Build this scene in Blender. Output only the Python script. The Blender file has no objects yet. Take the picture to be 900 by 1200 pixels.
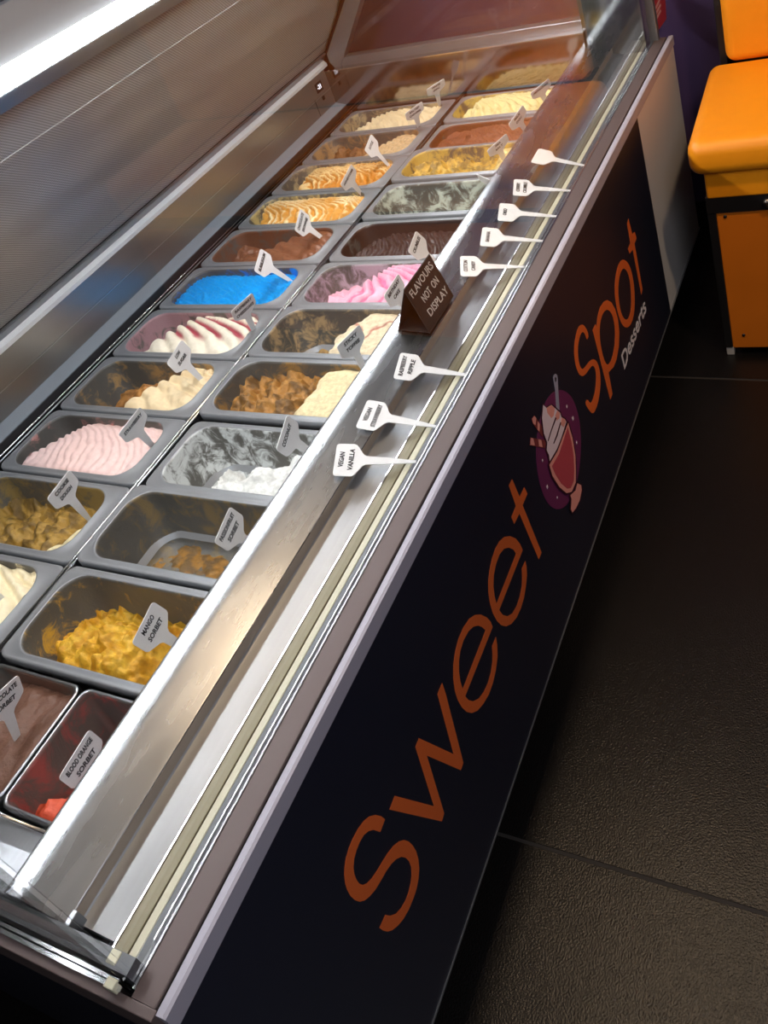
import bpy, bmesh, math, random
from mathutils import Vector, Matrix, noise
random.seed(7)
scene = bpy.context.scene
COL = scene.collection

# ------------------------------------------------------------------ camera
CX, CY, CZ = 1.1746, -0.1988, 0.904
YAW, PITCH, ROLL, FPX = -0.5987, -0.5837, -0.3419, 1056.0
PX, PY = 514.5, 395.8
fw = Vector((math.sin(YAW)*math.cos(PITCH), math.cos(YAW)*math.cos(PITCH), math.sin(PITCH)))
r0 = Vector((math.cos(YAW), -math.sin(YAW), 0)); u0 = r0.cross(fw)
RT = math.cos(ROLL)*r0 + math.sin(ROLL)*u0
UP = -math.sin(ROLL)*r0 + math.cos(ROLL)*u0
CAM = Vector((CX, CY, CZ))
cd = bpy.data.cameras.new('camera'); cam = bpy.data.objects.new('camera', cd); COL.objects.link(cam)
cd.sensor_fit = 'VERTICAL'; cd.sensor_height = 36.0; cd.sensor_width = 27.0
cd.lens = FPX/1200*36.0
cd.shift_x = -(PX-450)/1200; cd.shift_y = (PY-600)/1200
cd.clip_start = 0.02; cd.clip_end = 50
m = Matrix.Identity(4)
for i in range(3):
    m[i][0] = RT[i]; m[i][1] = UP[i]; m[i][2] = -fw[i]; m[i][3] = CAM[i]
cam.matrix_world = m
scene.camera = cam

# ------------------------------------------------------------------ world, lights, exposure
w = bpy.data.worlds.new('world'); scene.world = w; w.use_nodes = True
w.node_tree.nodes['Background'].inputs[0].default_value = (0.05, 0.045, 0.05, 1)
w.node_tree.nodes['Background'].inputs[1].default_value = 0.3
vs = scene.view_settings
vs.view_transform = 'Standard'; vs.look = 'None'; vs.gamma = 1.0; vs.use_curve_mapping = False
vs.exposure = 0.0

def area(name, loc, rot, sx, sy, power, col, spread=180):
    l = bpy.data.lights.new(name, 'AREA'); l.shape = 'RECTANGLE'; l.size = sx; l.size_y = sy
    l.energy = power; l.color = col; l.spread = math.radians(spread)
    o = bpy.data.objects.new(name, l); o.location = loc; o.rotation_euler = rot; COL.objects.link(o); return o
def spot(name, loc, target, power, col, ang=70, blend=0.5, rad=0.06):
    l = bpy.data.lights.new(name, 'SPOT'); l.energy = power; l.color = col; l.spot_size = math.radians(ang)
    l.spot_blend = blend; l.shadow_soft_size = rad
    o = bpy.data.objects.new(name, l); o.location = loc
    o.rotation_euler = (Vector(target)-Vector(loc)).to_track_quat('-Z', 'Y').to_euler(); COL.objects.link(o); return o
WARM = (1.0, 0.72, 0.45)
# warm room lamps above the frame and an added front fill; the LED strip in view lights the case through its own diffuser (see led_diffuser)
spot('ceiling_spot_bench_offscreen', (1.55, 0.95, 1.88), (1.0, 1.95, -0.1), 70, WARM, 70, 0.35)
spot('ceiling_downlight_offscreen', (0.54, 0.90, 1.88), (0.66, 1.0, -0.63), 38, WARM, 120, 0.8, 0.09)
area('front_fill_offscreen', (1.7, -0.6, 1.92), (0, math.radians(20), 0), 0.9, 1.6, 42, (0.92, 0.94, 1.0))  # unseen cool fill, added to brighten the front panel and its lettering

# ------------------------------------------------------------------ helpers
def at(u, v, ax, val):
    d = RT*((u-PX)/FPX) + UP*(-(v-PY)/FPX) + fw
    return CAM + d*((val-CAM[ax])/d[ax])
def rayd(u, v):
    return (RT*((u-PX)/FPX) + UP*(-(v-PY)/FPX) + fw).normalized()
def lin(c):
    return tuple((x/255/12.92 if x/255 <= 0.04045 else ((x/255+0.055)/1.055)**2.4) for x in c)
MATS = {}
def newmat(name):
    mt = bpy.data.materials.new(name); mt.use_nodes = True
    nt = mt.node_tree; b = nt.nodes['Principled BSDF']; return mt, nt, b
def N(nt, t, **kw):
    n = nt.nodes.new(t)
    for k, v in kw.items(): setattr(n, k, v)
    return n
def simple(name, rgb, rough=0.5, metal=0.0, nscale=0, namt=0.0, bump=0.0, bscale=200, spec=0.5, emit=0, stretch=None):
    if name in MATS: return MATS[name]
    mt, nt, b = newmat(name)
    c = (*lin(rgb), 1)
    b.inputs['Base Color'].default_value = c; b.inputs['Roughness'].default_value = rough
    b.inputs['Metallic'].default_value = metal; b.inputs['Specular IOR Level'].default_value = spec
    tc = N(nt, 'ShaderNodeTexCoord'); mp = N(nt, 'ShaderNodeMapping')
    if stretch: mp.inputs['Scale'].default_value = stretch
    nt.links.new(tc.outputs['Object'], mp.inputs['Vector'])
    if namt:
        nz = N(nt, 'ShaderNodeTexNoise'); nz.inputs['Scale'].default_value = nscale; nz.inputs['Detail'].default_value = 4
        nt.links.new(mp.outputs[0], nz.inputs['Vector'])
        mx = N(nt, 'ShaderNodeMix', data_type='RGBA')
        mx.inputs['A'].default_value = (*[x*(1-namt) for x in c[:3]], 1); mx.inputs['B'].default_value = (*[min(1, x*(1+namt)) for x in c[:3]], 1)
        nt.links.new(nz.outputs['Fac'], mx.inputs['Factor']); nt.links.new(mx.outputs['Result'], b.inputs['Base Color'])
        mr = N(nt, 'ShaderNodeMapRange'); mr.inputs['To Min'].default_value = max(0.02, rough-0.06); mr.inputs['To Max'].default_value = rough+0.06
        nt.links.new(nz.outputs['Fac'], mr.inputs['Value']); nt.links.new(mr.outputs[0], b.inputs['Roughness'])
    if bump:
        n2 = N(nt, 'ShaderNodeTexNoise'); n2.inputs['Scale'].default_value = bscale; n2.inputs['Detail'].default_value = 3
        nt.links.new(mp.outputs[0], n2.inputs['Vector'])
        bp = N(nt, 'ShaderNodeBump'); bp.inputs['Strength'].default_value = bump; bp.inputs['Distance'].default_value = 0.002
        nt.links.new(n2.outputs['Fac'], bp.inputs['Height']); nt.links.new(bp.outputs[0], b.inputs['Normal'])
    if emit:
        b.inputs['Emission Color'].default_value = c; b.inputs['Emission Strength'].default_value = emit
    MATS[name] = mt; return mt

steel = simple('brushed_steel', (190, 192, 196), 0.3, 1.0, 12, 0.08, 0.02, 300, stretch=(30, 1, 30))
shelf_steel = simple('shelf_steel', (182, 184, 187), 0.27, 1.0, 8, 0.08, 0.02, 250, stretch=(6, 1, 6))
mirror_steel = simple('polished_steel', (160, 159, 158), 0.1, 1.0, 6, 0.05)
rear_steel = simple('satin_steel', (150, 149, 148), 0.3, 0.85, 6, 0.08, 0.03, 40, stretch=(1, 0.3, 8))
pan_steel = simple('pan_steel', (148, 150, 154), 0.42, 0.4, 20, 0.05)
rod_steel = simple('bright_rod', (225, 225, 225), 0.15, 1.0)
alu_brown = simple('bronze_aluminium', (104, 90, 88), 0.5, 0.3, 60, 0.05)
alu_grey = simple('grey_aluminium', (150, 152, 155), 0.35, 0.8, 40, 0.05)
trim_white = simple('pale_trim', (166, 163, 176), 0.45, 0.0)
white_panel = simple('white_panel', (208, 204, 202), 0.35, 0.0, 3, 0.04)
olive = simple('olive_channel', (116, 108, 84), 0.45, 0.3)
cream_strip = simple('cream_gasket', (206, 202, 176), 0.5)
black_rub = simple('black_rubber', (14, 14, 16), 0.6)
dark_grey = simple('dark_grey_plastic', (82, 84, 88), 0.4)
vinyl = simple('black_vinyl', (27, 29, 43), 0.4, 0.0, 2, 0.06)
liner = simple('dark_liner', (70, 70, 72), 0.45, 0.8)
orange_v = simple('orange_lettering', (224, 106, 48), 0.42)
white_v = simple('white_lettering', (225, 222, 226), 0.45)
tag_white = simple('tag_plastic', (238, 238, 240), 0.4)
ink = simple('black_ink', (18, 18, 22), 0.6)
chalk = simple('chalk_ink', (214, 206, 202), 0.8)
card_blk = simple('black_card', (34, 29, 30), 0.5)
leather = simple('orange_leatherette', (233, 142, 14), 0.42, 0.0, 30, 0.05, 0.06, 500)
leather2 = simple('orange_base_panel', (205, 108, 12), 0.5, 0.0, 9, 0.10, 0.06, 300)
frame_blk = simple('black_frame', (16, 14, 15), 0.45)
purple = simple('purple_paint', (70, 52, 90), 0.55, 0.0, 2, 0.08)
ceil_m = simple('ceiling_paint', (176, 170, 166), 0.8)
wall_m = simple('grey_paint', (92, 88, 92), 0.7)
grout = simple('floor_joint', (36, 33, 31), 0.6)
canopy_m = simple('canopy_grey', (165, 168, 172), 0.45, 0.1)
led_m = simple('led_diffuser', (247, 251, 255), 0.5, emit=110.0)

def floor_tile_mat():
    mt, nt, b = newmat('slate_floor_tile')
    tc = N(nt, 'ShaderNodeTexCoord'); geo = N(nt, 'ShaderNodeNewGeometry')
    nz = N(nt, 'ShaderNodeTexNoise'); nz.inputs['Scale'].default_value = 2.5; nz.inputs['Detail'].default_value = 6
    nt.links.new(geo.outputs['Position'], nz.inputs['Vector'])
    cr = N(nt, 'ShaderNodeValToRGB'); cr.color_ramp.elements[0].color = (*lin((9, 8, 8)), 1); cr.color_ramp.elements[1].color = (*lin((19, 17, 16)), 1)
    nt.links.new(nz.outputs['Fac'], cr.inputs['Fac']); nt.links.new(cr.outputs[0], b.inputs['Base Color'])
    b.inputs['Roughness'].default_value = 0.27
    n2 = N(nt, 'ShaderNodeTexNoise'); n2.inputs['Scale'].default_value = 330; n2.inputs['Detail'].default_value = 3
    nt.links.new(geo.outputs['Position'], n2.inputs['Vector'])
    bp = N(nt, 'ShaderNodeBump'); bp.inputs['Strength'].default_value = 0.4; bp.inputs['Distance'].default_value = 0.002
    nt.links.new(n2.outputs['Fac'], bp.inputs['Height']); nt.links.new(bp.outputs[0], b.inputs['Normal'])
    return mt
tile_mat = floor_tile_mat()

def glass_mat():
    mt = bpy.data.materials.new('clear_glass'); mt.use_nodes = True; nt = mt.node_tree
    nt.nodes.clear(); out = N(nt, 'ShaderNodeOutputMaterial'); mx = N(nt, 'ShaderNodeMixShader')
    tr = N(nt, 'ShaderNodeBsdfTransparent'); tr.inputs[0].default_value = (0.985, 0.99, 0.985, 1)
    gl = N(nt, 'ShaderNodeBsdfGlossy'); gl.inputs['Roughness'].default_value = 0.02
    # Schlick reflectance of a thin pane, the same from both sides
    ge = N(nt, 'ShaderNodeNewGeometry'); dt = N(nt, 'ShaderNodeVectorMath', operation='DOT_PRODUCT')
    nt.links.new(ge.outputs['Normal'], dt.inputs[0]); nt.links.new(ge.outputs['Incoming'], dt.inputs[1])
    ab = N(nt, 'ShaderNodeMath', operation='ABSOLUTE'); nt.links.new(dt.outputs['Value'], ab.inputs[0])
    sb_ = N(nt, 'ShaderNodeMath', operation='SUBTRACT'); sb_.inputs[0].default_value = 1.0; nt.links.new(ab.outputs[0], sb_.inputs[1])
    pw = N(nt, 'ShaderNodeMath', operation='POWER'); pw.inputs[1].default_value = 5.0; nt.links.new(sb_.outputs[0], pw.inputs[0])
    ma = N(nt, 'ShaderNodeMath', operation='MULTIPLY_ADD'); ma.inputs[1].default_value = 0.96; ma.inputs[2].default_value = 0.04; nt.links.new(pw.outputs[0], ma.inputs[0])
    nt.links.new(ma.outputs[0], mx.inputs[0]); nt.links.new(tr.outputs[0], mx.inputs[1]); nt.links.new(gl.outputs[0], mx.inputs[2])
    nt.links.new(mx.outputs[0], out.inputs[0]); return mt
glass = glass_mat()

def curtain_mat():
    mt, nt, b = newmat('silver_woven_blind')
    tc = N(nt, 'ShaderNodeTexCoord'); sp = N(nt, 'ShaderNodeSeparateXYZ'); nt.links.new(tc.outputs['UV'], sp.inputs[0])
    def wave(sock, f):
        mu = N(nt, 'ShaderNodeMath', operation='MULTIPLY'); mu.inputs[1].default_value = f; nt.links.new(sock, mu.inputs[0])
        s = N(nt, 'ShaderNodeMath', operation='SINE'); nt.links.new(mu.outputs[0], s.inputs[0]); return s
    a = wave(sp.outputs[0], 2*math.pi/0.0075); c = wave(sp.outputs[1], 2*math.pi/0.006)
    pr = N(nt, 'ShaderNodeMath', operation='MULTIPLY'); nt.links.new(a.outputs[0], pr.inputs[0]); nt.links.new(c.outputs[0], pr.inputs[1])
    mr = N(nt, 'ShaderNodeMapRange'); mr.inputs['From Min'].default_value = -1; nt.links.new(pr.outputs[0], mr.inputs['Value'])
    cr = N(nt, 'ShaderNodeValToRGB'); cr.color_ramp.elements[0].color = (*lin((118, 114, 110)), 1); cr.color_ramp.elements[1].color = (*lin((206, 202, 196)), 1)
    nt.links.new(mr.outputs[0], cr.inputs['Fac']); nt.links.new(cr.outputs[0], b.inputs['Base Color'])
    b.inputs['Metallic'].default_value = 0.35; b.inputs['Roughness'].default_value = 0.4
    bp = N(nt, 'ShaderNodeBump'); bp.inputs['Strength'].default_value = 0.4; bp.inputs['Distance'].default_value = 0.001
    nt.links.new(mr.outputs[0], bp.inputs['Height']); nt.links.new(bp.outputs[0], b.inputs['Normal'])
    return mt
curtain_m = curtain_mat()

def link(name, me, mats, parent=None, smooth=False):
    o = bpy.data.objects.new(name, me); COL.objects.link(o)
    for mt in (mats if isinstance(mats, (list, tuple)) else [mats]):
        me.materials.append(mt)
    if parent: o.parent = parent
    if smooth:
        for p in me.polygons: p.use_smooth = True
    return o
def tag(o, label, cat, group=None):
    o['label'] = label; o['category'] = cat
    if group: o['group'] = group
    return o
def empty(name, loc=(0, 0, 0)):
    o = bpy.data.objects.new(name, None); o.location = loc; o.empty_display_size = 0.05; COL.objects.link(o); return o
def struct(o): o['kind'] = 'structure'; return o
def box_me(x0, x1, y0, y1, z0, z1, bev=0.0, seg=2):
    bm = bmesh.new(); bmesh.ops.create_cube(bm, size=1)
    for v in bm.verts:
        v.co = Vector((x0 if v.co.x < 0 else x1, y0 if v.co.y < 0 else y1, z0 if v.co.z < 0 else z1))
    if bev: bmesh.ops.bevel(bm, geom=list(bm.edges), offset=bev, segments=seg, affect='EDGES', profile=0.5)
    me = bpy.data.meshes.new('m'); bm.to_mesh(me); bm.free(); return me
def box(name, b, mat, parent=None, bev=0.0, smooth=False, seg=2):
    return link(name, box_me(*b, bev, seg), mat, parent, smooth)
def prism_y(name, prof, y0, y1, mat, parent=None, smooth=False, segs=1):
    """closed profile of (x, z) swept along Y"""
    n = len(prof); vs_ = []; fs = []
    for k in range(segs+1):
        y = y0+(y1-y0)*k/segs
        vs_ += [(x, y, z) for x, z in prof]
    for k in range(segs):
        for i in range(n):
            j = (i+1) % n; fs.append((k*n+i, k*n+j, (k+1)*n+j, (k+1)*n+i))
    k0 = len(vs_); vs_ += [(x, y0, z) for x, z in prof]+[(x, y1, z) for x, z in prof]   # caps keep their own verts
    fs.append(tuple(range(k0, k0+n))[::-1]); fs.append(tuple(range(k0+n, k0+2*n)))
    me = bpy.data.meshes.new('m'); me.from_pydata(vs_, [], fs)
    bm = bmesh.new(); bm.from_mesh(me); bmesh.ops.recalc_face_normals(bm, faces=bm.faces); bm.to_mesh(me); bm.free()
    return link(name, me, mat, parent, smooth)
def rod(name, a, b, r, mat, parent=None, n=8):
    a = Vector(a); b = Vector(b); bm = bmesh.new(); d = b-a
    bmesh.ops.create_cone(bm, cap_ends=True, segments=n, radius1=r, radius2=r, depth=d.length,
                          matrix=Matrix.Translation((a+b)/2) @ d.to_track_quat('Z', 'Y').to_matrix().to_4x4())
    me = bpy.data.meshes.new('m'); bm.to_mesh(me); bm.free(); return link(name, me, mat, parent, True)
def flat_poly(name, outer, holes, basis, mat, parent, thick=0.0006):
    """filled 2D outline with holes, basis maps (a,b)->Vector, extruded along +normal"""
    bm = bmesh.new(); edges = []
    for lp in [outer]+list(holes):
        v = [bm.verts.new(basis(a, b)) for a, b in lp]
        edges += [bm.edges.new((v[i], v[(i+1) % len(v)])) for i in range(len(v))]
    bmesh.ops.triangle_fill(bm, edges=edges, use_beauty=True, use_dissolve=False)
    o = basis(0, 0); n = (basis(1, 0)-o).cross(basis(0, 1)-o).normalized()
    g = bmesh.ops.extrude_face_region(bm, geom=list(bm.faces))
    for e in g['geom']:
        if isinstance(e, bmesh.types.BMVert): e.co += n*thick
    bmesh.ops.recalc_face_normals(bm, faces=bm.faces)
    me = bpy.data.meshes.new('m'); bm.to_mesh(me); bm.free(); return link(name, me, mat, parent)
TEXTS = []
def text(name, body, size, mat, parent, mtx, bold=0.0, shear=0.0, width=None):
    cu = bpy.data.curves.new('t', 'FONT'); cu.body = body; cu.size = size; cu.align_x = 'CENTER'; cu.align_y = 'CENTER'
    cu.extrude = 0.0002; cu.offset = bold; cu.shear = shear; cu.resolution_u = 3
    o = bpy.data.objects.new('tmp', cu); COL.objects.link(o)
    TEXTS.append((o, name, mat, parent, mtx, width)); return o
def flush_texts():
    bpy.context.view_layer.update(); dg = bpy.context.evaluated_depsgraph_get()
    for o, name, mat, parent, mtx, width in TEXTS:
        me = bpy.data.meshes.new_from_object(o.evaluated_get(dg)); me.materials.clear()
        if width:
            xs = [v.co.x for v in me.vertices]
            if xs:
                k = width/(max(xs)-min(xs))
                for v in me.vertices: v.co.x *= k
        n = link(name, me, mat, parent); n.matrix_local = mtx
        bpy.data.objects.remove(o)

# ------------------------------------------------------------------ setting
FLOOR = -0.63
fl = struct(box('floor', (-2.2, 3.2, -2.6, 2.32, FLOOR-0.05, FLOOR-0.0006), grout))
tiles = [(x, y) for x in (-2.05, -0.85, 0.35, 1.55, 2.75) for y in (-2.026, -0.826, 0.374, 1.574)]
for x, y in tiles:
    x1, y1 = min(x+1.2, 3.2), min(y+1.2, 2.32)
    box('tile', (x+0.002, x1-0.002, y+0.0025, y1-0.0025, FLOOR-0.02, FLOOR), tile_mat, fl, 0.001, seg=1)
struct(box('wall_back', (-2.2, 3.2, 2.30, 2.40, FLOOR, 1.95), purple))
struct(box('baseboard_back', (-2.2, 3.2, 2.285, 2.30, FLOOR, FLOOR+0.10), frame_blk))
struct(box('wall_left', (-2.3, -2.2, -2.6, 2.4, FLOOR, 1.95), wall_m))
struct(box('wall_right', (3.2, 3.3, -2.6, 2.4, FLOOR, 1.95), purple))
struct(box('wall_front', (-2.2, 3.2, -2.7, -2.6, FLOOR, 1.95), wall_m))
struct(box('ceiling', (-2.3, 3.3, -2.7, 2.4, 1.95, 2.05), ceil_m))

# ------------------------------------------------------------------ display freezer
case = tag(empty('ice_cream_display_freezer', (0.05, 1.0, FLOOR)), 'long black-panelled glass ice cream display freezer with steel shelf and lettered front', 'freezer')
P = lambda o: (setattr(o, 'parent', case), setattr(o, 'matrix_parent_inverse', Matrix.Translation(-case.location)))[0] or o
def part(o): P(o); return o
Y0, Y1 = -0.111, 2.118
F = 0.600
# body shell (open well), toe kick
part(box('body', (-0.50, 0.594, Y0+0.004, Y1, -0.512, -0.15), white_panel))
part(box('front_body_panel', (0.580, 0.5975, Y0+0.004, Y1, -0.512, 0.042), white_panel))
part(box('well_liner', (-0.43, 0.44, -0.06, 2.05, -0.16, -0.145), liner))
part(box('plinth', (-0.45, 0.53, Y0+0.06, Y1-0.03, FLOOR, -0.512), frame_blk))
fp = part(box('front_graphic_panel', (0.5975, F, Y0, 1.697, -0.512, 0.0418), vinyl))
part(box('panel_edge_strip', (0.595, F+0.0015, Y0, 2.115, -0.5155, -0.512), alu_grey))
part(box('side_graphic_panel', (-0.50, 0.597, Y0-0.004, Y0+0.004, -0.512, 0.02), vinyl))
# trim along the front
part(prism_y('front_corner_trim', [(0.5890, 0.050), (0.5890, 0.0655), (0.5975, 0.0667), (F+0.001, 0.0655), (F+0.001, 0.0418), (0.594, 0.0418)], Y0-0.004, Y1, trim_white))
part(prism_y('front_ledge', [(0.5555, 0.040), (0.5555, 0.0645), (0.5565, 0.0655), (0.5828, 0.0640), (0.5838, 0.0630), (0.5838, 0.040)], Y0, Y1, alu_brown))
part(box('trim_gap_seal', (0.5834, 0.5894, Y0+0.003, Y1, 0.04, 0.0605), black_rub))
# glass slot rails
part(box('glass_rail', (0.5530, 0.5556, Y0+0.006, Y1, 0.040, 0.0665), rod_steel))
part(box('glass_rail', (0.5420, 0.5440, -0.065, Y1, 0.040, 0.0600), rod_steel))
part(box('glass_slot_seal', (0.5440, 0.5535, Y0+0.01, Y1, 0.040, 0.0585), dark_grey))
part(box('gasket_strip', (0.5230, 0.5325, Y0+0.02, Y1-0.02, 0.040, 0.0570), cream_strip, bev=0.001))
part(box('gasket_lip', (0.5320, 0.5425, Y0+0.02, Y1-0.02, 0.040, 0.0560), dark_grey, bev=0.001))
part(box('channel_strip', (0.5036, 0.5210, Y0+0.022, Y1-0.02, 0.040, 0.0565), olive, bev=0.001))
part(box('channel_edge', (0.5022, 0.5038, Y0+0.022, Y1-0.02, 0.042, 0.0580), rod_steel))
part(box('channel_gap_seal', (0.5205, 0.5235, Y0+0.02, Y1-0.02, 0.04, 0.0540), black_rub))
# stepped steel shelf: rolled lip, sloping upper deck, step face, lower deck
sx, sz = 0.4560, 0.0780; deck = [(sx, sz)]
def tilt(x):      # downward tilt of the deck towards the customer, easing to level at the lip
    return 17.0 if x > 0.408 else (9+8*(x-0.398)/0.010 if x > 0.398 else 9*(x-0.3805)/0.0175)
while sx > 0.3805:
    sx -= 0.0020; sz += 0.0020*math.tan(math.radians(tilt(sx))); deck.append((sx, sz))
lx, lz = deck[-1]
arc = [(lx+0.004*math.sin(a)*-1, lz-0.004+0.004*math.cos(a)) for a in [math.radians(15*i) for i in range(1, 7)]]
prof = deck+arc+[(lx-0.004, 0.060), (lx-0.004, -0.10), (lx-0.001, -0.10), (lx-0.001, 0.080), (0.400, lz-0.006), (0.454, 0.074)]
shp = part(prism_y('upper_steel_shelf', prof, -0.085, 2.06, shelf_steel, segs=1))
for p in shp.data.polygons:
    if p.index < len(deck)+5: p.use_smooth = True
part(prism_y('shelf_step_face', [(0.4565, 0.0780), (0.4565, 0.0592), (0.4520, 0.0592), (0.4520, 0.0760)], -0.078, 2.06, simple('step_bronze', (188, 172, 156), 0.35, 0.6)))
part(prism_y('lower_steel_shelf', [(0.449, 0.0620), (0.4565, 0.0640), (0.4580, 0.0622), (0.5040, 0.0535), (0.5040, 0.046), (0.449, 0.046)], -0.078, 2.06, simple('lower_shelf_steel', (176, 178, 181), 0.4, 1.0, 8, 0.08, 0.02, 250, stretch=(6, 1, 6))))
part(box('step_end_cap', (0.4540, 0.4610, -0.088, -0.072, 0.0585, 0.0805), alu_grey, bev=0.001))
# far inner end wall (polished) with flange
ew = part(box('far_end_liner', (-0.43, 0.390, 2.044, 2.050, -0.14, 0.131), mirror_steel))
part(box('shelf_end_plate', (0.388, 0.545, 2.056, 2.0605, 0.045, 0.230), mirror_steel))
part(box('far_end_flange', (-0.41, 0.392, 2.040, 2.064, 0.131, 0.1345), rod_steel))
eg = part(box('far_end_glass', (-0.40, 0.546, 2.086, 2.092, 0.07, 0.80), glass))
part(box('far_glass_rail', (-0.40, 0.400, 2.066, 2.098, 0.118, 0.160), alu_grey, bev=0.003))
# near end
part(box('near_end_liner', (-0.43, 0.382, -0.052, -0.046, -0.14, 0.080), mirror_steel))
part(box('near_inner_ledge', (-0.43, 0.382, -0.047, -0.001, -0.030, -0.014), steel))
part(rod('near_inner_rail', (-0.38, -0.004, -0.004), (0.381, -0.004, -0.004), 0.0025, rod_steel))
part(prism_y('near_end_deck', [(-0.45, 0.05), (-0.45, 0.083), (0.388, 0.083), (0.388, 0.05)], -0.086, -0.045, steel))
part(box('near_glass_rail', (-0.45, 0.5520, -0.101, -0.086, 0.040, 0.082), dark_grey))
part(box('near_glass_trim', (-0.45, 0.5440, -0.1075, -0.1045, 0.05, 0.077), rod_steel))
part(box('near_glass_trim', (-0.45, 0.5480, -0.1125, -0.1085, 0.05, 0.073), rod_steel))
part(box('near_end_ledge', (-0.48, 0.589, -0.121, -0.1115, 0.010, 0.067), alu_brown, bev=0.001))
part(box('near_end_glass', (-0.40, 0.5470, -0.1040, -0.0985, 0.07, 0.80), glass))
part(box('glass_corner_clip', (0.523, 0.5350, -0.0985, -0.0865, 0.0560, 0.0830), cream_strip, bev=0.001))
part(box('glass_corner_clip', (0.5315, 0.5435, -0.1145, -0.1055, 0.068, 0.0790), cream_strip, bev=0.001))
# front glass, corner post and sticker
fg = part(box('front_glass', (0.5472, 0.5522, -0.095, 2.105, 0.060, 0.82), glass))
part(box('corner_post', (0.545, 0.567, 2.100, 2.120, 0.045, 0.82), alu_grey, bev=0.002))
sb = lambda a, b: at(a, b, 0, 0.5528)
o = flat_poly('warning_sticker', [(763, -8), (779, -14), (781, 22), (770, 38), (763, 30)][::-1], [], sb, simple('sticker_red', (186, 52, 58), 0.5), None, 0.0004); part(o)
sb2 = lambda a, b: at(a, b, 0, 0.5534)
for j, (poly) in enumerate([[(763.5, 8), (766, 6), (768.5, 28), (766, 37), (763.8, 30)], [(768, 8), (773, -2), (774, 0), (769, 11)], [(768.5, 14), (774, 4), (775, 6), (769.5, 17)], [(769, 20), (774, 11), (775, 13), (770, 23)]]):
    part(flat_poly('sticker_print', poly[::-1], [], sb2, simple('sticker_white', (228, 170, 168), 0.5), None, 0.0003))
part(flat_poly('sticker_print', [(764.6, 17), (766, 15), (767.2, 27), (766, 30), (765, 27)][::-1], [], lambda a, b: at(a, b, 0, 0.5540), ink, None, 0.0003))
# rear wall and ledge
part(box('rear_liner', (-0.430, -0.424, -0.05, 2.045, 0.030, 0.140), rear_steel))
part(box('rear_liner_lip', (-0.4245, -0.4225, -0.05, 2.045, 0.080, 0.0815), steel))
part(prism_y('rear_ledge', [(-0.430, 0.034), (-0.390, 0.022), (-0.390, 0.018), (-0.430, 0.018)], -0.05, 2.045, simple('grey_ledge', (138, 144, 152), 0.5, 0.0)))
part(box('rear_inner_wall', (-0.394, -0.390, -0.05, 2.045, -0.14, 0.020), liner))
part(rod('rear_rail', (-0.3845, -0.045, 0.004), (-0.3845, 2.043, 0.004), 0.0022, rod_steel))
part(rod('rear_rail', (-0.3775, -0.045, 0.000), (-0.3775, 2.043, 0.000), 0.0018, steel))
part(prism_y('rear_white_rail', [(-0.440, 0.136), (-0.424, 0.140), (-0.424, 0.149), (-0.432, 0.158), (-0.440, 0.158)], -0.06, 2.07, simple('white_rail', (222, 224, 226), 0.35)))
part(prism_y('rear_grey_rail', [(-0.444, 0.150), (-0.431, 0.158), (-0.414, 0.177), (-0.420, 0.182), (-0.444, 0.160)], -0.06, 2.07, alu_grey))
for x in (-0.0035, 0.0035):
    part(rod('pan_rail', (x, -0.045, 0.003), (x, 2.043, 0.003), 0.0022, rod_steel))
for k in range(13):
    part(box('rail_joint', (-0.0065, 0.0065, k*0.17-0.0035, k*0.17+0.0035, -0.008, 0.0025), steel))
# thermometer
th = part(box('thermometer_display', (-0.424, -0.4215, 1.972, 2.006, 0.094, 0.122), black_rub))
disp_m = simple('display_digits', (240, 240, 255), 0.5, emit=1.5)
tm = Matrix(((0, 0, 1, -0.4212), (1, 0, 0, 1.989), (0, 1, 0, 0.108), (0, 0, 0, 1)))
part(box('sensor_plug', (-0.424, -0.4205, 1.985, 1.997, 0.066, 0.078), black_rub, bev=0.002))
part(box('liner_seam', (-0.4242, -0.4232, 1.945, 1.9465, 0.035, 0.085), black_rub))
# rear blind: gently wavy woven sheet
cv, cf, cu_ = [], [], []
NY, NS = 120, 16
A = Vector((-0.415, 0, 0.182)); B = Vector((-0.060, 0, 0.606)); L = (B-A).length
nn = Vector((B.z-A.z, 0, -(B.x-A.x))).normalized()
for i in range(NY+1):
    y = -0.06+2.125*i/NY
    for j in range(NS+1):
        s = j/NS
        d = 0.004*math.sin(s*math.pi)*noise.noise(Vector((y*2.2, s*3, 5))) + 0.0025*math.sin(s*math.pi)*math.sin(s*26+y*1.2)
        p = A.lerp(B, s)+nn*d; cv.append((p.x, y, p.z)); cu_.append((y, s*L))
for i in range(NY):
    for j in range(NS):
        a = i*(NS+1)+j; cf.append((a, a+NS+1, a+NS+2, a+1))
me = bpy.data.meshes.new('m'); me.from_pydata(cv, [], cf); uv = me.uv_layers.new()
for lp in me.loops: uv.data[lp.index].uv = cu_[lp.vertex_index]
blind = part(link('rear_blind', me, curtain_m, None, True))
md = blind.modifiers.new('thickness', 'SOLIDIFY'); md.thickness = 0.002
part(prism_y('blind_hem', [(-0.418, 0.186), (-0.4135, 0.1835), (-0.4105, 0.187), (-0.415, 0.190)], -0.06, 2.065, black_rub))
hs = A.lerp(B, 0.82)+nn*0.003
part(rod('blind_seam', (hs.x, -0.06, hs.z), (hs.x, 2.06, hs.z), 0.0007, simple('seam_thread', (190, 188, 184), 0.7), n=6))
hs = A.lerp(B, 0.10)+nn*0.002
part(rod('blind_seam', (hs.x, -0.06, hs.z), (hs.x, 2.06, hs.z), 0.0008, alu_grey, n=6))
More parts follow.
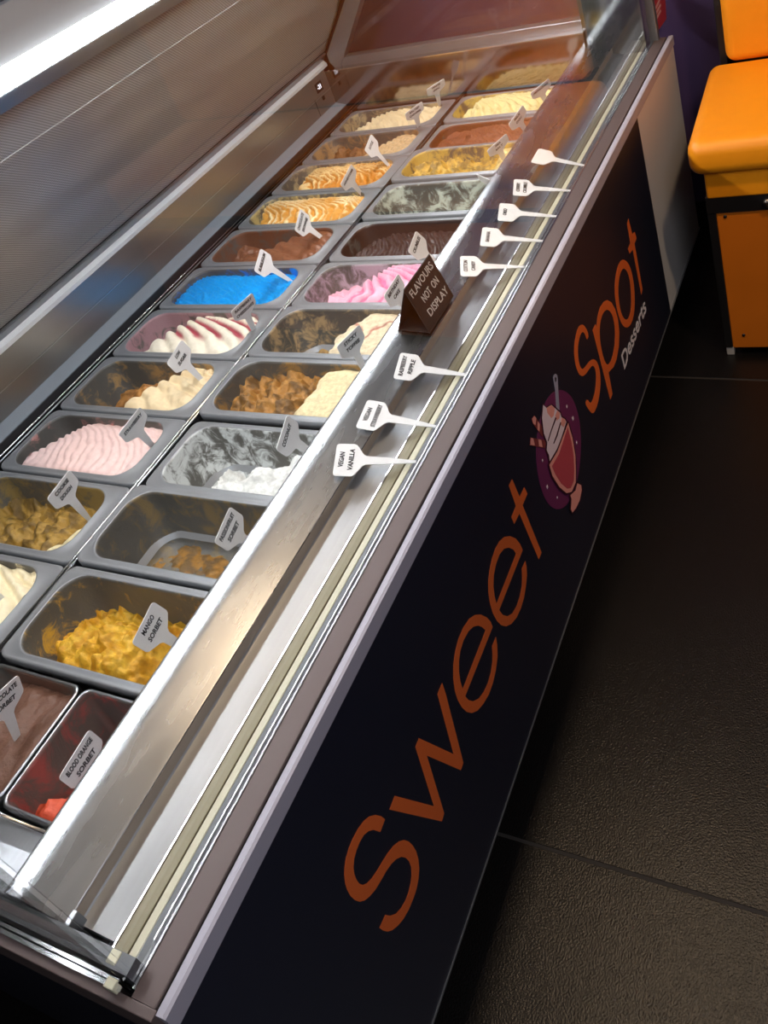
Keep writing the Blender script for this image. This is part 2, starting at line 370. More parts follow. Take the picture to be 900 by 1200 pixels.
# side bracket of the blind at the far end
q0 = A+Vector((0.012, 0, -0.02)); q1 = B+Vector((0.02, 0, 0.0)); wv = nn*0.030
part(prism_y('blind_side_post', [(q0.x-0.004, q0.z-0.012), (q0.x+wv.x, q0.z+wv.z-0.03), (q0.x+wv.x+0.012, q0.z+wv.z), (q1.x+wv.x, q1.z+wv.z), (q1.x, q1.z), (q0.x-0.004, q0.z+0.015)], 2.062, 2.098, alu_grey))
# canopy with LED
part(prism_y('canopy', [(-0.30, 0.66), (-0.012, 0.668), (0.004, 0.672), (0.004, 0.742), (-0.004, 0.750), (-0.30, 0.750)], -0.10, 2.10, canopy_m))
part(prism_y('canopy_profile', [(-0.075, 0.604), (-0.045, 0.606), (-0.006, 0.636), (-0.004, 0.645), (-0.020, 0.668), (-0.075, 0.668)], -0.10, 2.10, alu_grey, smooth=False))
part(prism_y('led_diffuser', [(-0.012, 0.643), (0.002, 0.640), (0.009, 0.645), (0.009, 0.655), (0.003, 0.660), (-0.012, 0.660)], -0.05, 2.07, led_m))
part(box('canopy_top_edge', (-0.02, 0.008, -0.10, 2.10, 0.750, 0.756), alu_grey))
text('temperature_digits', '-21', 0.018, disp_m, case, Matrix.Translation(-case.location) @ tm, 0.0004)

# ------------------------------------------------------------------ front lettering and emblem (children of the graphic panel)
XL = F+0.0004
def scaled(pts, ox, oy, k): return [(ox+a/k, oy+b/k) for a, b in pts]
def smooth_loop(pts, it=1):
    for _ in range(it):
        o = []
        for i in range(len(pts)):
            a, b = pts[i], pts[(i+1) % len(pts)]
            o += [(0.75*a[0]+0.25*b[0], 0.75*a[1]+0.25*b[1]), (0.25*a[0]+0.75*b[0], 0.25*a[1]+0.75*b[1])]
        pts = o
    return pts
def graphic(name, outer, holes, mat, lift=0.0, parent=None):
    # outlines are laid out on the panel plane in metres (length along the case, height)
    bs = lambda a, b: Vector((XL+lift, a, b))
    cvt = lambda lp: [(p.y, p.z) for p in (at(a, b, 0, XL) for a, b in lp)]
    o = flat_poly(name, cvt(outer), [cvt(h) for h in holes], bs, mat, None, 0.0004)
    o.parent = fp; return o
S1 = [(458,150),(420,122),(375,112),(320,125),(270,165),(220,235),(175,320),(140,405),(115,490),(103,570),(100,640),(108,710),(125,770),(155,825),(195,862),(235,875),(280,862),(325,825),(375,765),(420,690),(465,610),(510,545),(555,500),(600,480),(640,488),(670,520),(688,570),(692,640),(685,710),(665,790),(640,860),(600,930),(555,980),(505,998),(460,990),(410,1105),(440,1128),(480,1137),(520,1125),(570,1085),(620,1025),(665,945),(705,850),(735,760),(752,670),(758,580),(750,500),(730,430),(700,380),(665,345),(625,332),(580,345),(530,385),(480,450),(430,530),(385,605),(340,670),(300,712),(265,727),(230,715),(205,680),(187,630),(180,575),(185,500),(205,425),(235,350),(270,290),(310,255),(355,243),(415,262)]
graphic('letter_s', scaled(S1, 390, 940, 7.5), [], orange_v)
W1 = [(408,122),(432,195),(557,683),(538,735),(300,632),(422,1038),(405,1095),(38,1012),(75,915),(350,988),(220,572),(245,510),(488,622),(375,200)]
graphic('letter_w', scaled(W1, 450, 780, 6), [], orange_v)
E1 = [(298,598),(285,565),(262,540),(225,522),(190,525),(155,550),(120,600),(90,670),(70,745),(58,830),(58,915),(68,990),(85,1045),(110,1090),(140,1118),(170,1125),(205,1110),(240,1070),(275,1010),(300,940),(318,860),(328,780),(326,710),(318,660),(295,715),(298,760),(298,810),(288,875),(270,940),(245,995),(215,1035),(180,1053),(150,1045),(130,1022)]
E1h = [(115,980),(100,930),(92,870),(92,810),(100,745),(120,680),(150,625),(180,597),(210,590),(235,600),(255,620)]
graphic('letter_e', scaled(E1, 520, 620, 5.218), [scaled(E1h, 520, 620, 5.218)], orange_v)
E2 = [(482,128),(465,90),(440,58),(405,43),(370,48),(340,75),(315,120),(295,180),(280,250),(272,320),(273,390),(283,455),(300,515),(325,562),(350,587),(380,595),(412,580),(445,540),(470,485),(490,420),(502,345),(508,280),(505,225),(498,195),(477,240),(480,290),(478,345),(465,410),(445,470),(420,515),(390,533),(360,525),(338,495)]
E2h = [(322,458),(310,410),(303,350),(305,280),(318,215),(340,155),(368,120),(398,113),(425,125),(442,150)]
graphic('letter_e', scaled(E2, 520, 620, 5.218), [scaled(E2h, 520, 620, 5.218)], orange_v)
T1 = [(200,115),(288,325),(343,210),(378,285),(322,420),(545,975),(512,1055),(285,515),(225,640),(192,560),(245,430),(162,190)]
graphic('letter_t', scaled(T1, 580, 550, 10), [], orange_v)
S2 = [(690,393),(686,383),(681.6,379.6),(677,384),(674,396),(672.6,410),(673.6,424),(676.4,435),(680.6,441),(685,440),(690,433),(693.6,428.4),(696,429),(698,435),(698.8,444),(698,454),(696.6,462),(694.4,469),(691.6,473),(688,467.4),(685.6,473),(690,480.5),(694.5,485.5),(698.4,479),(701.6,468),(703.4,454),(703.6,442),(702,430),(698.6,422.4),(694.4,420.6),(690,424),(685,431),(682,433),(679.4,429),(677.6,421),(676.8,410),(678,399),(680.4,391),(683,388.4),(685.6,392),(687.6,399)]
graphic('letter_s', smooth_loop(S2), [], orange_v)
P2 = [(172,735),(188,700),(196,716),(200,660),(215,600),(238,568),(257,558),(280,570),(303,610),(320,670),(328,745),(325,830),(312,905),(295,950),(265,982),(288,1108),(275,1142)]
P2h = [(212,720),(222,660),(238,625),(258,612),(280,630),(295,670),(304,730),(304,800),(295,865),(280,915),(262,940),(245,925),(228,870),(215,800)]
graphic('letter_p', scaled(P2, 660, 240, 5), [smooth_loop(scaled(P2h, 660, 240, 5))], orange_v)
O2 = [(352,318),(330,335),(312,385),(303,450),(302,520),(310,590),(325,655),(345,705),(368,722),(392,708),(410,665),(418,600),(418,530),(412,455),(400,390),(380,340)]
O2h = [(352,370),(335,395),(325,440),(321,500),(325,560),(335,620),(350,660),(368,676),(385,662),(397,615),(399,555),(396,490),(388,430),(372,385)]
graphic('letter_o', smooth_loop(scaled(O2, 660, 240, 5)), [smooth_loop(scaled(O2h, 660, 240, 5))], orange_v)
T2 = [(382,82),(404,172),(418,158),(429,195),(417,228),(464,495),(457,527),(407,262),(388,287),(379,258),(393,225),(374,112)]
graphic('letter_t', scaled(T2, 660, 240, 5), [], orange_v)
# "Desserts": one word in white, horizontal on the panel
b0 = at(732, 433, 0, XL); b1 = at(758, 365, 0, XL)
mt_ = Matrix(((0, 0, 1, XL+0.0003), (1, 0, 0, (b0.y+b1.y)/2-0.003), (0, 1, 0, (b0.z+b1.z)/2+0.021), (0, 0, 0, 1)))
text('word_desserts', 'Desserts', 0.058, white_v, fp, mt_, 0.0008, 0.0, b1.y-b0.y)
# emblem
lg = lambda pts: scaled(pts, 600, 430, 6.667)
cc = at(654.3, 526.9, 0, XL); rr_ = 0.108
mP = simple('emblem_purple', (104, 40, 84), 0.45); mK = simple('emblem_outline', (58, 16, 34), 0.5)
mC = simple('emblem_cream', (222, 206, 216), 0.5); mR = simple('emblem_red', (178, 70, 82), 0.5)
mPk = simple('emblem_pink', (222, 150, 140), 0.5); mBr = simple('emblem_brown', (120, 52, 52), 0.5); mSp = simple('emblem_spoon', (150, 150, 172), 0.4)
PUR = [(375,178),(420,190),(465,235),(500,310),(525,410),(537,530),(537,650),(527,780),(505,900),(470,1000),(430,1075),(380,1112),(330,1110),(280,1070),(240,990),(210,890),(193,780),(187,670),(192,570),(205,470),(225,380),(255,285),(295,220),(335,188)]
graphic('emblem_disc', smooth_loop(lg(PUR)), [], mP, 0.0)
layers = [('emblem_spoon', [(318,85),(325,62),(338,53),(350,65),(354,90),(358,180),(368,335),(345,335),(335,190)], mSp),
 ('emblem_spoon_hole', [(330,85),(338,78),(343,90),(341,112),(334,120)], ink),
 ('emblem_wafer', [(148,405),(170,378),(242,480),(238,545),(228,540),(160,445)], mBr), ('emblem_wafer_band', [(152,405),(170,382),(185,400),(178,455),(160,440)], mPk), ('emblem_wafer_band', [(196,425),(212,445),(210,505),(195,490)], mPk),
 ('emblem_wafer', [(138,550),(265,575),(252,635),(133,612)], mBr), ('emblem_wafer_band', [(141,555),(160,557),(172,612),(138,608)], mPk), ('emblem_wafer_band', [(200,565),(222,570),(232,626),(206,620)], mPk),
 ('emblem_cream_outline', [(232,283),(262,312),(302,288),(335,312),(350,328),(376,350),(385,382),(412,398),(426,430),(356,645),(284,768),(270,692),(254,650),(258,590),(234,520),(220,400)], mK),
 ('emblem_cream', [(236,296),(262,320),(300,297),(328,322),(345,338),(368,358),(378,392),(406,407),(416,430),(350,640),(290,748),(282,690),(264,650),(268,590),(242,520),(228,400)], mC),
 ('emblem_cream_fold', [(262,320),(300,299),(326,322),(318,378),(300,400),(268,360)], mPk), ('emblem_cream_fold', [(345,340),(366,360),(362,400),(340,420),(330,380)], mPk), ('emblem_cream_fold', [(380,395),(405,408),(412,430),(395,470),(372,450)], mPk),
 ('emblem_cream_line', [(330,392),(338,400),(300,500),(275,580),(270,575),(296,490)], mK), ('emblem_cream_line', [(368,430),(374,436),(345,540),(318,600),(314,594),(338,530)], mK),
 ('emblem_cup_outline', [(428,418),(440,445),(470,555),(491,690),(495,810),(494,905),(462,985),(412,997),(352,948),(297,858),(270,762),(342,640)], mK),
 ('emblem_cup', [(428,438),(462,555),(484,690),(488,810),(487,903),(455,975),(415,985),(360,938),(305,850),(280,765),(346,655)], mPk),
 ('emblem_cup_fill', [(424,470),(450,570),(470,690),(475,800),(472,890),(448,945),(420,950),(372,910),(325,835),(300,775),(355,680)], mR),
 ('emblem_foot_outline', [(497,900),(536,915),(542,960),(526,1042),(495,1110),(460,1147),(440,1115),(445,1035),(432,1003),(478,958)], mK),
 ('emblem_foot', [(499,908),(528,922),(533,960),(518,1038),(488,1102),(460,1136),(449,1110),(454,1032),(444,1002),(484,964)], mPk)]
for k, (nm, pts, mt) in enumerate(layers):
    graphic(nm, lg(pts), [], mt, 0.0005+0.00012*k)
for k, (sx, sy, r) in enumerate([(425,310,9),(473,402,12),(502,592,8),(235,730,8),(272,938,11),(350,1020,7)]):
    graphic('emblem_star', lg([(sx, sy-1.6*r), (sx+0.6*r, sy), (sx, sy+1.6*r), (sx-0.6*r, sy)]), [], mC, 0.0007)
fp_inv = Matrix.Translation(-case.location)
for ch in fp.children: pass

# ------------------------------------------------------------------ gelato pans
PITCH_P = 0.17
def rr(x0, x1, y0, y1, r, n=7):
    pts = []
    r = min(r, (x1-x0)/2-1e-4, (y1-y0)/2-1e-4)
    for cx, cy, a0 in ((x1-r, y1-r, 0), (x0+r, y1-r, 90), (x0+r, y0+r, 180), (x1-r, y0+r, 270)):
        for i in range(n+1):
            a = math.radians(a0+90*i/n); pts.append((cx+r*math.cos(a), cy+r*math.sin(a)))
    return pts
def pan_mesh(lx, ly, fl_l, fl_r, fl_s, rad, depth):
    """origin at the centre of the rim plane"""
    hx, hy = lx/2, ly/2
    xi0, xi1, yi = -hx+fl_l, hx-fl_r, hy-fl_s
    rings = [(rr(xi0+0.016, xi1-0.016, -yi+0.010, yi-0.010, rad*0.8), -depth-0.002),
             (rr(xi0+0.000, xi1-0.000, -yi+0.000, yi-0.000, rad), -0.024),
             (rr(-hx+0.003, hx-0.003, -hy+0.003, hy-0.003, 0.016), -0.018),
             (rr(-hx, hx, -hy, hy, 0.018), -0.017), (rr(-hx, hx, -hy, hy, 0.018), -0.002),
             (rr(-hx+0.0015, hx-0.0015, -hy+0.0015, hy-0.0015, 0.017), 0.0),
             (rr(-hx+0.006, hx-0.006, -hy+0.004, hy-0.004, 0.016), -0.0005),
             (rr(xi0-0.006, xi1+0.006, -yi-0.005, yi+0.005, rad+0.004), -0.002),
             (rr(xi0-0.003, xi1+0.003, -yi-0.003, yi+0.003, rad+0.002), 0.0012),
             (rr(xi0, xi1, -yi, yi, rad), 0.0005),
             (rr(xi0+0.0015, xi1-0.0015, -yi+0.0012, yi-0.0012, rad), -0.005),
             (rr(xi0+0.013, xi1-0.013, -yi+0.008, yi-0.008, rad*0.85), -depth+0.010),
             (rr(xi0+0.022, xi1-0.022, -yi+0.017, yi-0.017, rad*0.7), -depth)]
    vsn, fs, mi = [], [], []
    n = len(rings[0][0])
    for lp, z in rings: vsn += [(x, y, z) for x, y in lp]
    for k in range(len(rings)-1):
        for i in range(n):
            j = (i+1) % n; fs.append((k*n+i, k*n+j, (k+1)*n+j, (k+1)*n+i)); mi.append(1 if k >= 9 else 0)
    fs.append(tuple(range((len(rings)-1)*n, len(rings)*n))); mi.append(1)
    fs.append(tuple(range(n))[::-1]); mi.append(0)
    me = bpy.data.meshes.new('pan'); me.from_pydata(vsn, [], fs)
    for p, q in zip(me.polygons, mi): p.material_index = q; p.use_smooth = True
    bm = bmesh.new(); bm.from_mesh(me); bmesh.ops.recalc_face_normals(bm, faces=bm.faces); bm.to_mesh(me); bm.free()
    return me, (xi0, xi1, yi)
def smear_mat(rgb, amount, seed, scale=27.0, tint=(92, 92, 92)):
    mt, nt, b = newmat('smeared_steel')
    tc = N(nt, 'ShaderNodeTexCoord'); mp = N(nt, 'ShaderNodeMapping'); mp.inputs['Location'].default_value = (seed*1.7, seed*0.9, seed)
    mp.inputs['Scale'].default_value = (1, 1.3, 1.0); mp.inputs['Rotation'].default_value = (0.2, 0.3, 0.5); nt.links.new(tc.outputs['Object'], mp.inputs['Vector'])
    def nz_(sc, det, dist):
        nz = N(nt, 'ShaderNodeTexNoise'); nz.inputs['Scale'].default_value = sc; nz.inputs['Detail'].default_value = det; nz.inputs['Roughness'].default_value = 0.72; nz.inputs['Distortion'].default_value = dist
        nt.links.new(mp.outputs[0], nz.inputs['Vector']); return nz
    big = nz_(7.0, 2, 0.4); fine = nz_(scale, 8, 0.9)
    sm = N(nt, 'ShaderNodeMath', operation='MULTIPLY_ADD'); sm.inputs[1].default_value = 0.55; nt.links.new(big.outputs['Fac'], sm.inputs[0])
    f2 = N(nt, 'ShaderNodeMath', operation='MULTIPLY'); f2.inputs[1].default_value = 0.85; nt.links.new(fine.outputs['Fac'], f2.inputs[0]); nt.links.new(f2.outputs[0], sm.inputs[2])
    mr = N(nt, 'ShaderNodeMapRange', interpolation_type='SMOOTHSTEP'); th_ = 1.0-0.46*amount
    mr.inputs['From Min'].default_value = th_-0.06; mr.inputs['From Max'].default_value = th_+0.09; nt.links.new(sm.outputs[0], mr.inputs['Value'])
    mx = N(nt, 'ShaderNodeMix', data_type='RGBA'); mx.inputs['A'].default_value = (*lin(tint), 1); mx.inputs['B'].default_value = (*lin(rgb), 1)
    nt.links.new(mr.outputs[0], mx.inputs['Factor']); nt.links.new(mx.outputs['Result'], b.inputs['Base Color'])
    iv = N(nt, 'ShaderNodeMath', operation='MULTIPLY_ADD'); iv.inputs[1].default_value = -0.35; iv.inputs[2].default_value = 0.4
    nt.links.new(mr.outputs[0], iv.inputs[0]); nt.links.new(iv.outputs[0], b.inputs['Metallic']); b.inputs['Roughness'].default_value = 0.45
    bp = N(nt, 'ShaderNodeBump'); bp.inputs['Strength'].default_value = 0.6; bp.inputs['Distance'].default_value = 0.004
    nt.links.new(sm.outputs[0], bp.inputs['Height']); nt.links.new(bp.outputs[0], b.inputs['Normal'])
    return mt
def ice_mat(rough=0.5, bump=0.5, bscale=90, mott=0.9):
    key = ('ice', rough, bump, bscale, mott)
    if key in MATS: return MATS[key]
    mt, nt, b = newmat('gelato')
    at_ = N(nt, 'ShaderNodeVertexColor'); at_.layer_name = 'flavour'
    tc = N(nt, 'ShaderNodeTexCoord')
    nz = N(nt, 'ShaderNodeTexNoise'); nz.inputs['Scale'].default_value = bscale; nz.inputs['Detail'].default_value = 5; nz.inputs['Roughness'].default_value = 0.6
    nt.links.new(tc.outputs['Object'], nz.inputs['Vector'])
    hv = N(nt, 'ShaderNodeHueSaturation'); mr = N(nt, 'ShaderNodeMapRange'); mr.inputs['From Min'].default_value = 0.3; mr.inputs['From Max'].default_value = 0.7
    mr.inputs['To Min'].default_value = mott; mr.inputs['To Max'].default_value = 1.06
    nt.links.new(nz.outputs['Fac'], mr.inputs['Value']); nt.links.new(mr.outputs[0], hv.inputs['Value'])
    nt.links.new(at_.outputs['Color'], hv.inputs['Color']); nt.links.new(hv.outputs[0], b.inputs['Base Color'])
    b.inputs['Roughness'].default_value = rough
    bp = N(nt, 'ShaderNodeBump'); bp.inputs['Strength'].default_value = bump; bp.inputs['Distance'].default_value = 0.003
    nt.links.new(nz.outputs['Fac'], bp.inputs['Height']); nt.links.new(bp.outputs[0], b.inputs['Normal'])
    MATS[key] = mt; return mt
def sst(a, b, x):
    t = max(0, min(1, (x-a)/(b-a) if b != a else (x > a))); return t*t*(3-2*t)
def fbm(x, y, z, o=4):
    return noise.fractal(Vector((x, y, z)), 1.0, 2.0, o, noise_basis='PERLIN_ORIGINAL')
def mixc(a, b, t): return tuple(a[i]*(1-t)+b[i]*t for i in range(3))
def ice_mesh(dom, depth, S, seed):
    xi0, xi1, yi = dom
    nx, ny = S.get('res', (120, 56)); rad = S.get('rad', 0.040)
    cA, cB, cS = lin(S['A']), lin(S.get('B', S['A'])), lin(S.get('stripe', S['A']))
    vsn, cols = [], []
    hx, cxm = (xi1-xi0)/2-0.0012, (xi0+xi1)/2; hy = yi-0.001
    for i in range(nx+1):
        for j in range(ny+1):
            s = i/nx; t = j/ny
            X = (2*s-1)*hx; Y = (2*t-1)*hy
            # pull square corners onto the rounded outline
            ax, ay = abs(X)-(hx-rad), abs(Y)-(hy-rad)
            if ax > 0 and ay > 0:
                mxx = max(ax, ay); l = math.hypot(ax, ay); k = mxx/l
                X = math.copysign(hx-rad+ax*k, X); Y = math.copysign(hy-rad+ay*k, Y)
            n1 = fbm(s*4+seed, t*2.2, seed*1.3, 4); n2 = fbm(s*13+seed, t*6.5, seed*0.7+4, 5); n3 = 0.5-math.sqrt(fbm(s*9+seed, t*4.5, seed+9, 3)**2+0.02)
            e = S['edge']+S.get('slant', 0.0)*(t-0.5)+S.get('en', 0.10)*n1
            m_ = sst(e-S.get('ew', 0.06), e+S.get('ew', 0.06), s)
            low = S['low']+S.get('lowamp', 0.02)*(n1*0.8+0.35*n2*S.get('lown', 0.6)+0.9*n3*S.get('lown', 0.6))
            low += S.get('heap', 0.0)*math.exp(-((s-S.get('hs', 0.4))/S.get('hw', 0.2))**2-((t-S.get('ht', 0.5))/0.5)**2)
            ph = S.get('freq', 8)*(s+S.get('skew', 0.25)*(t-0.5)+S.get('bend', 0.25)*(t-0.5)**2+S.get('wob', 0.02)*n1*2)
            rg = math.sin(math.pi*ph)**2; rg = 1-(1-rg)**1.6
            hump = 1-0.6*(2*t-1)**2
            high = S['high']+S.get('amp', 0.01)*(rg-0.4)*(0.35+0.65*hump)+S.get('dome', 0.008)*hump+S.get('rough', 0.0)*n2+0.003*n1
            z = low*(1-m_)+high*m_
            # contact with the walls
            edge_d = min(1.0, (1-max(abs((2*s-1)), 0))*8); 
            if m_ > 0.5: z -= 0.006*(1-sst(0, 0.10, min(t, 1-t, s*2, (1-s)*2)))
            zb = max(z, -depth-0.0015)
            ins = max(0, -zb-0.005)
            X *= (hx-ins*0.117)/hx; Y *= (hy-ins*0.064)/hy
            vsn.append((cxm+X, Y, zb))
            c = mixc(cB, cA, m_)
            if 'stripe' in S:
                f = sst(S.get('st0', 0.35), S.get('st0', 0.35)+0.25, (1-rg)+0.25*n1)*m_*S.get('sta', 1.0)
                if S.get('sthi'): f = sst(0.45, 0.8, rg+0.5*n2)*m_*S.get('sta', 1.0)
                if S.get('streak'): f = sst(0.05, 0.0, abs(n1*0.5+0.12*math.sin(s*20)+t-0.5)*0.5)*m_*0.9
                if S.get('stw'): f *= sst(S['stw'][0]-0.1, S['stw'][0]+0.1, t)*(1-sst(S['stw'][1]-0.1, S['stw'][1]+0.1, t))
                c = mixc(c, cS, f)
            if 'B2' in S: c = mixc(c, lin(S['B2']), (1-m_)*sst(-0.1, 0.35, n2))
            cols.append((*c, 1))
    fs = []
    for i in range(nx):
        for j in range(ny):
            a = i*(ny+1)+j; fs.append((a, a+ny+1, a+ny+2, a+1))
    me = bpy.data.meshes.new('gelato'); me.from_pydata(vsn, [], fs)
    ca = me.color_attributes.new('flavour', 'FLOAT_COLOR', 'POINT')
    for i, c in enumerate(cols): ca.data[i].color = c
    for p in me.polygons: p.use_smooth = True
    return me
FULL = dict(edge=-0.5, low=-0.03, high=-0.014)
LEFT = {
 1: dict(n='vanilla', A=(246,233,198), smear=0.4, edge=-0.5, low=-0.03, high=-0.012, freq=6, amp=0.014, skew=0.5, bend=0.9, dome=0.010, rough=0.002),
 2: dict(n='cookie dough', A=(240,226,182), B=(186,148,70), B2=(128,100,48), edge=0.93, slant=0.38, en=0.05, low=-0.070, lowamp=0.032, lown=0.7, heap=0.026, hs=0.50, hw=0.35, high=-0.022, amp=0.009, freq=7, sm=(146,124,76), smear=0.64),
 3: dict(n='strawberry', A=(240,208,204), edge=0.08, slant=0.34, en=0.04, ew=0.09, low=-0.085, lowamp=0.02, high=-0.012, freq=15, amp=0.0045, skew=0.35, bend=0.6, dome=0.004, sm=(206,146,140), smear=0.46),
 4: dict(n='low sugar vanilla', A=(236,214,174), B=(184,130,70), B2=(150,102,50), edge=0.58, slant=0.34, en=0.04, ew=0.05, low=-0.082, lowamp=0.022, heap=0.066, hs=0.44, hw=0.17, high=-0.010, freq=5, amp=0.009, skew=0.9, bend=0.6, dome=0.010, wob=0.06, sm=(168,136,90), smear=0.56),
 5: dict(n='raspberry cheesecake', A=(246,238,220), stripe=(172,74,88), st0=0.40, stw=(0.40, 1.1), edge=0.26, slant=0.26, en=0.03, low=-0.070, lowamp=0.02, high=-0.010, freq=5.5, amp=0.012, skew=0.75, bend=0.5, dome=0.008, sm=(170,132,138), smear=0.75),
 6: dict(n='bubblegum blue', A=(0,160,244), edge=-0.4, low=-0.03, high=-0.012, freq=13, amp=0.005, skew=0.8, bend=0.2, dome=0.003, rough=0.002, wob=0.05, sm=(8,130,220), smear=0.6),
 7: dict(n='chocolate', A=(134,87,62), edge=0.50, slant=0.40, en=0.05, low=-0.045, lowamp=0.018, high=-0.010, freq=4, amp=0.008, skew=0.9, dome=0.010, wob=0.06, sm=(118,78,58), smear=0.8),
 8: dict(n='honeycomb', A=(252,234,186), stripe=(214,150,48), st0=-0.05, edge=0.02, slant=-0.2, en=0.05, low=-0.045, high=-0.010, freq=13, amp=0.010, skew=0.55, bend=0.9, rough=0.003, dome=0.006, wob=0.04, sm=(196,176,120), smear=0.6, sta=0.95),
 9: dict(n='caramel biscuit', A=(248,220,160), stripe=(204,134,42), st0=-0.08, edge=0.16, en=0.05, low=-0.05, high=-0.008, freq=12, amp=0.011, skew=0.8, bend=0.8, rough=0.005, dome=0.006, wob=0.06, sm=(188,168,130), smear=0.6),
 10: dict(n='tan chocolate curl', A=(224,192,148), B=(156,110,68), B2=(120,80,46), edge=0.62, slant=0.3, low=-0.046, lowamp=0.030, lown=0.9, high=-0.012, freq=8, amp=0.005, skew=0.8, sm=(170,136,96), smear=0.62),
 11: dict(n='pale cream', A=(242,224,184), edge=0.26, slant=0.2, low=-0.05, lowamp=0.02, high=-0.010, freq=11, amp=0.007, skew=0.5, rough=0.004, sm=(176,160,124), smear=0.65),
}
RIGHT = {
 1: dict(n='mango sorbet', A=(236,176,62), B=(232,182,52), B2=(214,156,30), edge=1.5, low=-0.092, lowamp=0.030, lown=1.0, heap=0.068, hs=0.42, hw=0.36, ht=0.42, high=-0.05, amp=0.006, rough=0.012, sm=(200,158,60), smear=0.46),
 2: dict(n='passionfruit sorbet', A=(196,142,60), B=(176,128,56), B2=(128,100,62), edge=1.6, low=-0.118, lowamp=0.012, lown=1.0, heap=0.026, hs=0.70, hw=0.34, ht=0.25, high=-0.09, sm=(128,110,78), smear=0.56),
 3: dict(n='coconut', A=(242,243,240), edge=0.64, slant=0.75, en=0.06, ew=0.05, low=-0.109, lowamp=0.014, lown=1.0, high=-0.016, freq=4, amp=0.010, rough=0.008, sm=(210,214,214), smear=0.66),
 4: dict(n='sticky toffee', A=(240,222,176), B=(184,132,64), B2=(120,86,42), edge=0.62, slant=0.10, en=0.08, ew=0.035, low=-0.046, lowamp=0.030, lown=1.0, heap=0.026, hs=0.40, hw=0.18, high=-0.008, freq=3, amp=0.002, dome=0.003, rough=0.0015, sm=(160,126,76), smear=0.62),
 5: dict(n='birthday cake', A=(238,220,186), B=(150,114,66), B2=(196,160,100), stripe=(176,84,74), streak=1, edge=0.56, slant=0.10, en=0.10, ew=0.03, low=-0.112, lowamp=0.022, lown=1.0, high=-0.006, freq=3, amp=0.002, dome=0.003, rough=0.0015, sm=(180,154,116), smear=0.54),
 6: dict(n='pink', A=(242,182,206), stripe=(216,120,160), st0=0.4, edge=0.42, slant=0.20, en=0.04, low=-0.060, lowamp=0.02, high=-0.004, freq=9, amp=0.012, skew=0.55, bend=1.0, dome=0.008, wob=0.04, sm=(176,160,170), smear=0.62),
 7: dict(n='dark chocolate', A=(62,42,36), edge=0.15, slant=0.2, low=-0.040, lowamp=0.015, high=-0.026, freq=17, amp=0.006, skew=0.2, rough=0.003, sm=(62,42,36), smear=1.0),
 8: dict(n='mint', A=(226,238,226), edge=0.92, slant=0.4, low=-0.104, lowamp=0.016, lown=1.0, high=-0.03, amp=0.01, rough=0.008, sm=(196,202,190), smear=0.66),
 9: dict(n='yellow crumbly', A=(242,218,150), B=(222,182,84), B2=(160,134,74), edge=0.78, low=-0.040, lowamp=0.028, lown=1.0, high=-0.012, amp=0.004, rough=0.005, sm=(200,172,92), smear=0.72),
 10: dict(n='milk chocolate', A=(132,76,52), edge=0.3, low=-0.024, lowamp=0.010, high=-0.012, freq=17, amp=0.006, skew=0.6, rough=0.009, sm=(112,64,44), smear=0.9),
 11: dict(n='pale pistachio', A=(242,230,170), edge=0.18, low=-0.030, lowamp=0.012, high=-0.008, freq=12, amp=0.010, skew=0.5, bend=0.6, rough=0.005, sm=(190,168,90), smear=0.7),
}
LIFT_R = {1: 0.008, 2: 0.012, 3: 0.0, 4: 0.012, 5: 0.010, 6: 0.004, 7: 0.004, 8: 0.008, 9: 0.014, 10: 0.0, 11: 0.004}
DEPTH = 0.112
base_pan, DOM = pan_mesh(0.364, 0.1645, 0.016, 0.034, 0.013, 0.042, DEPTH)
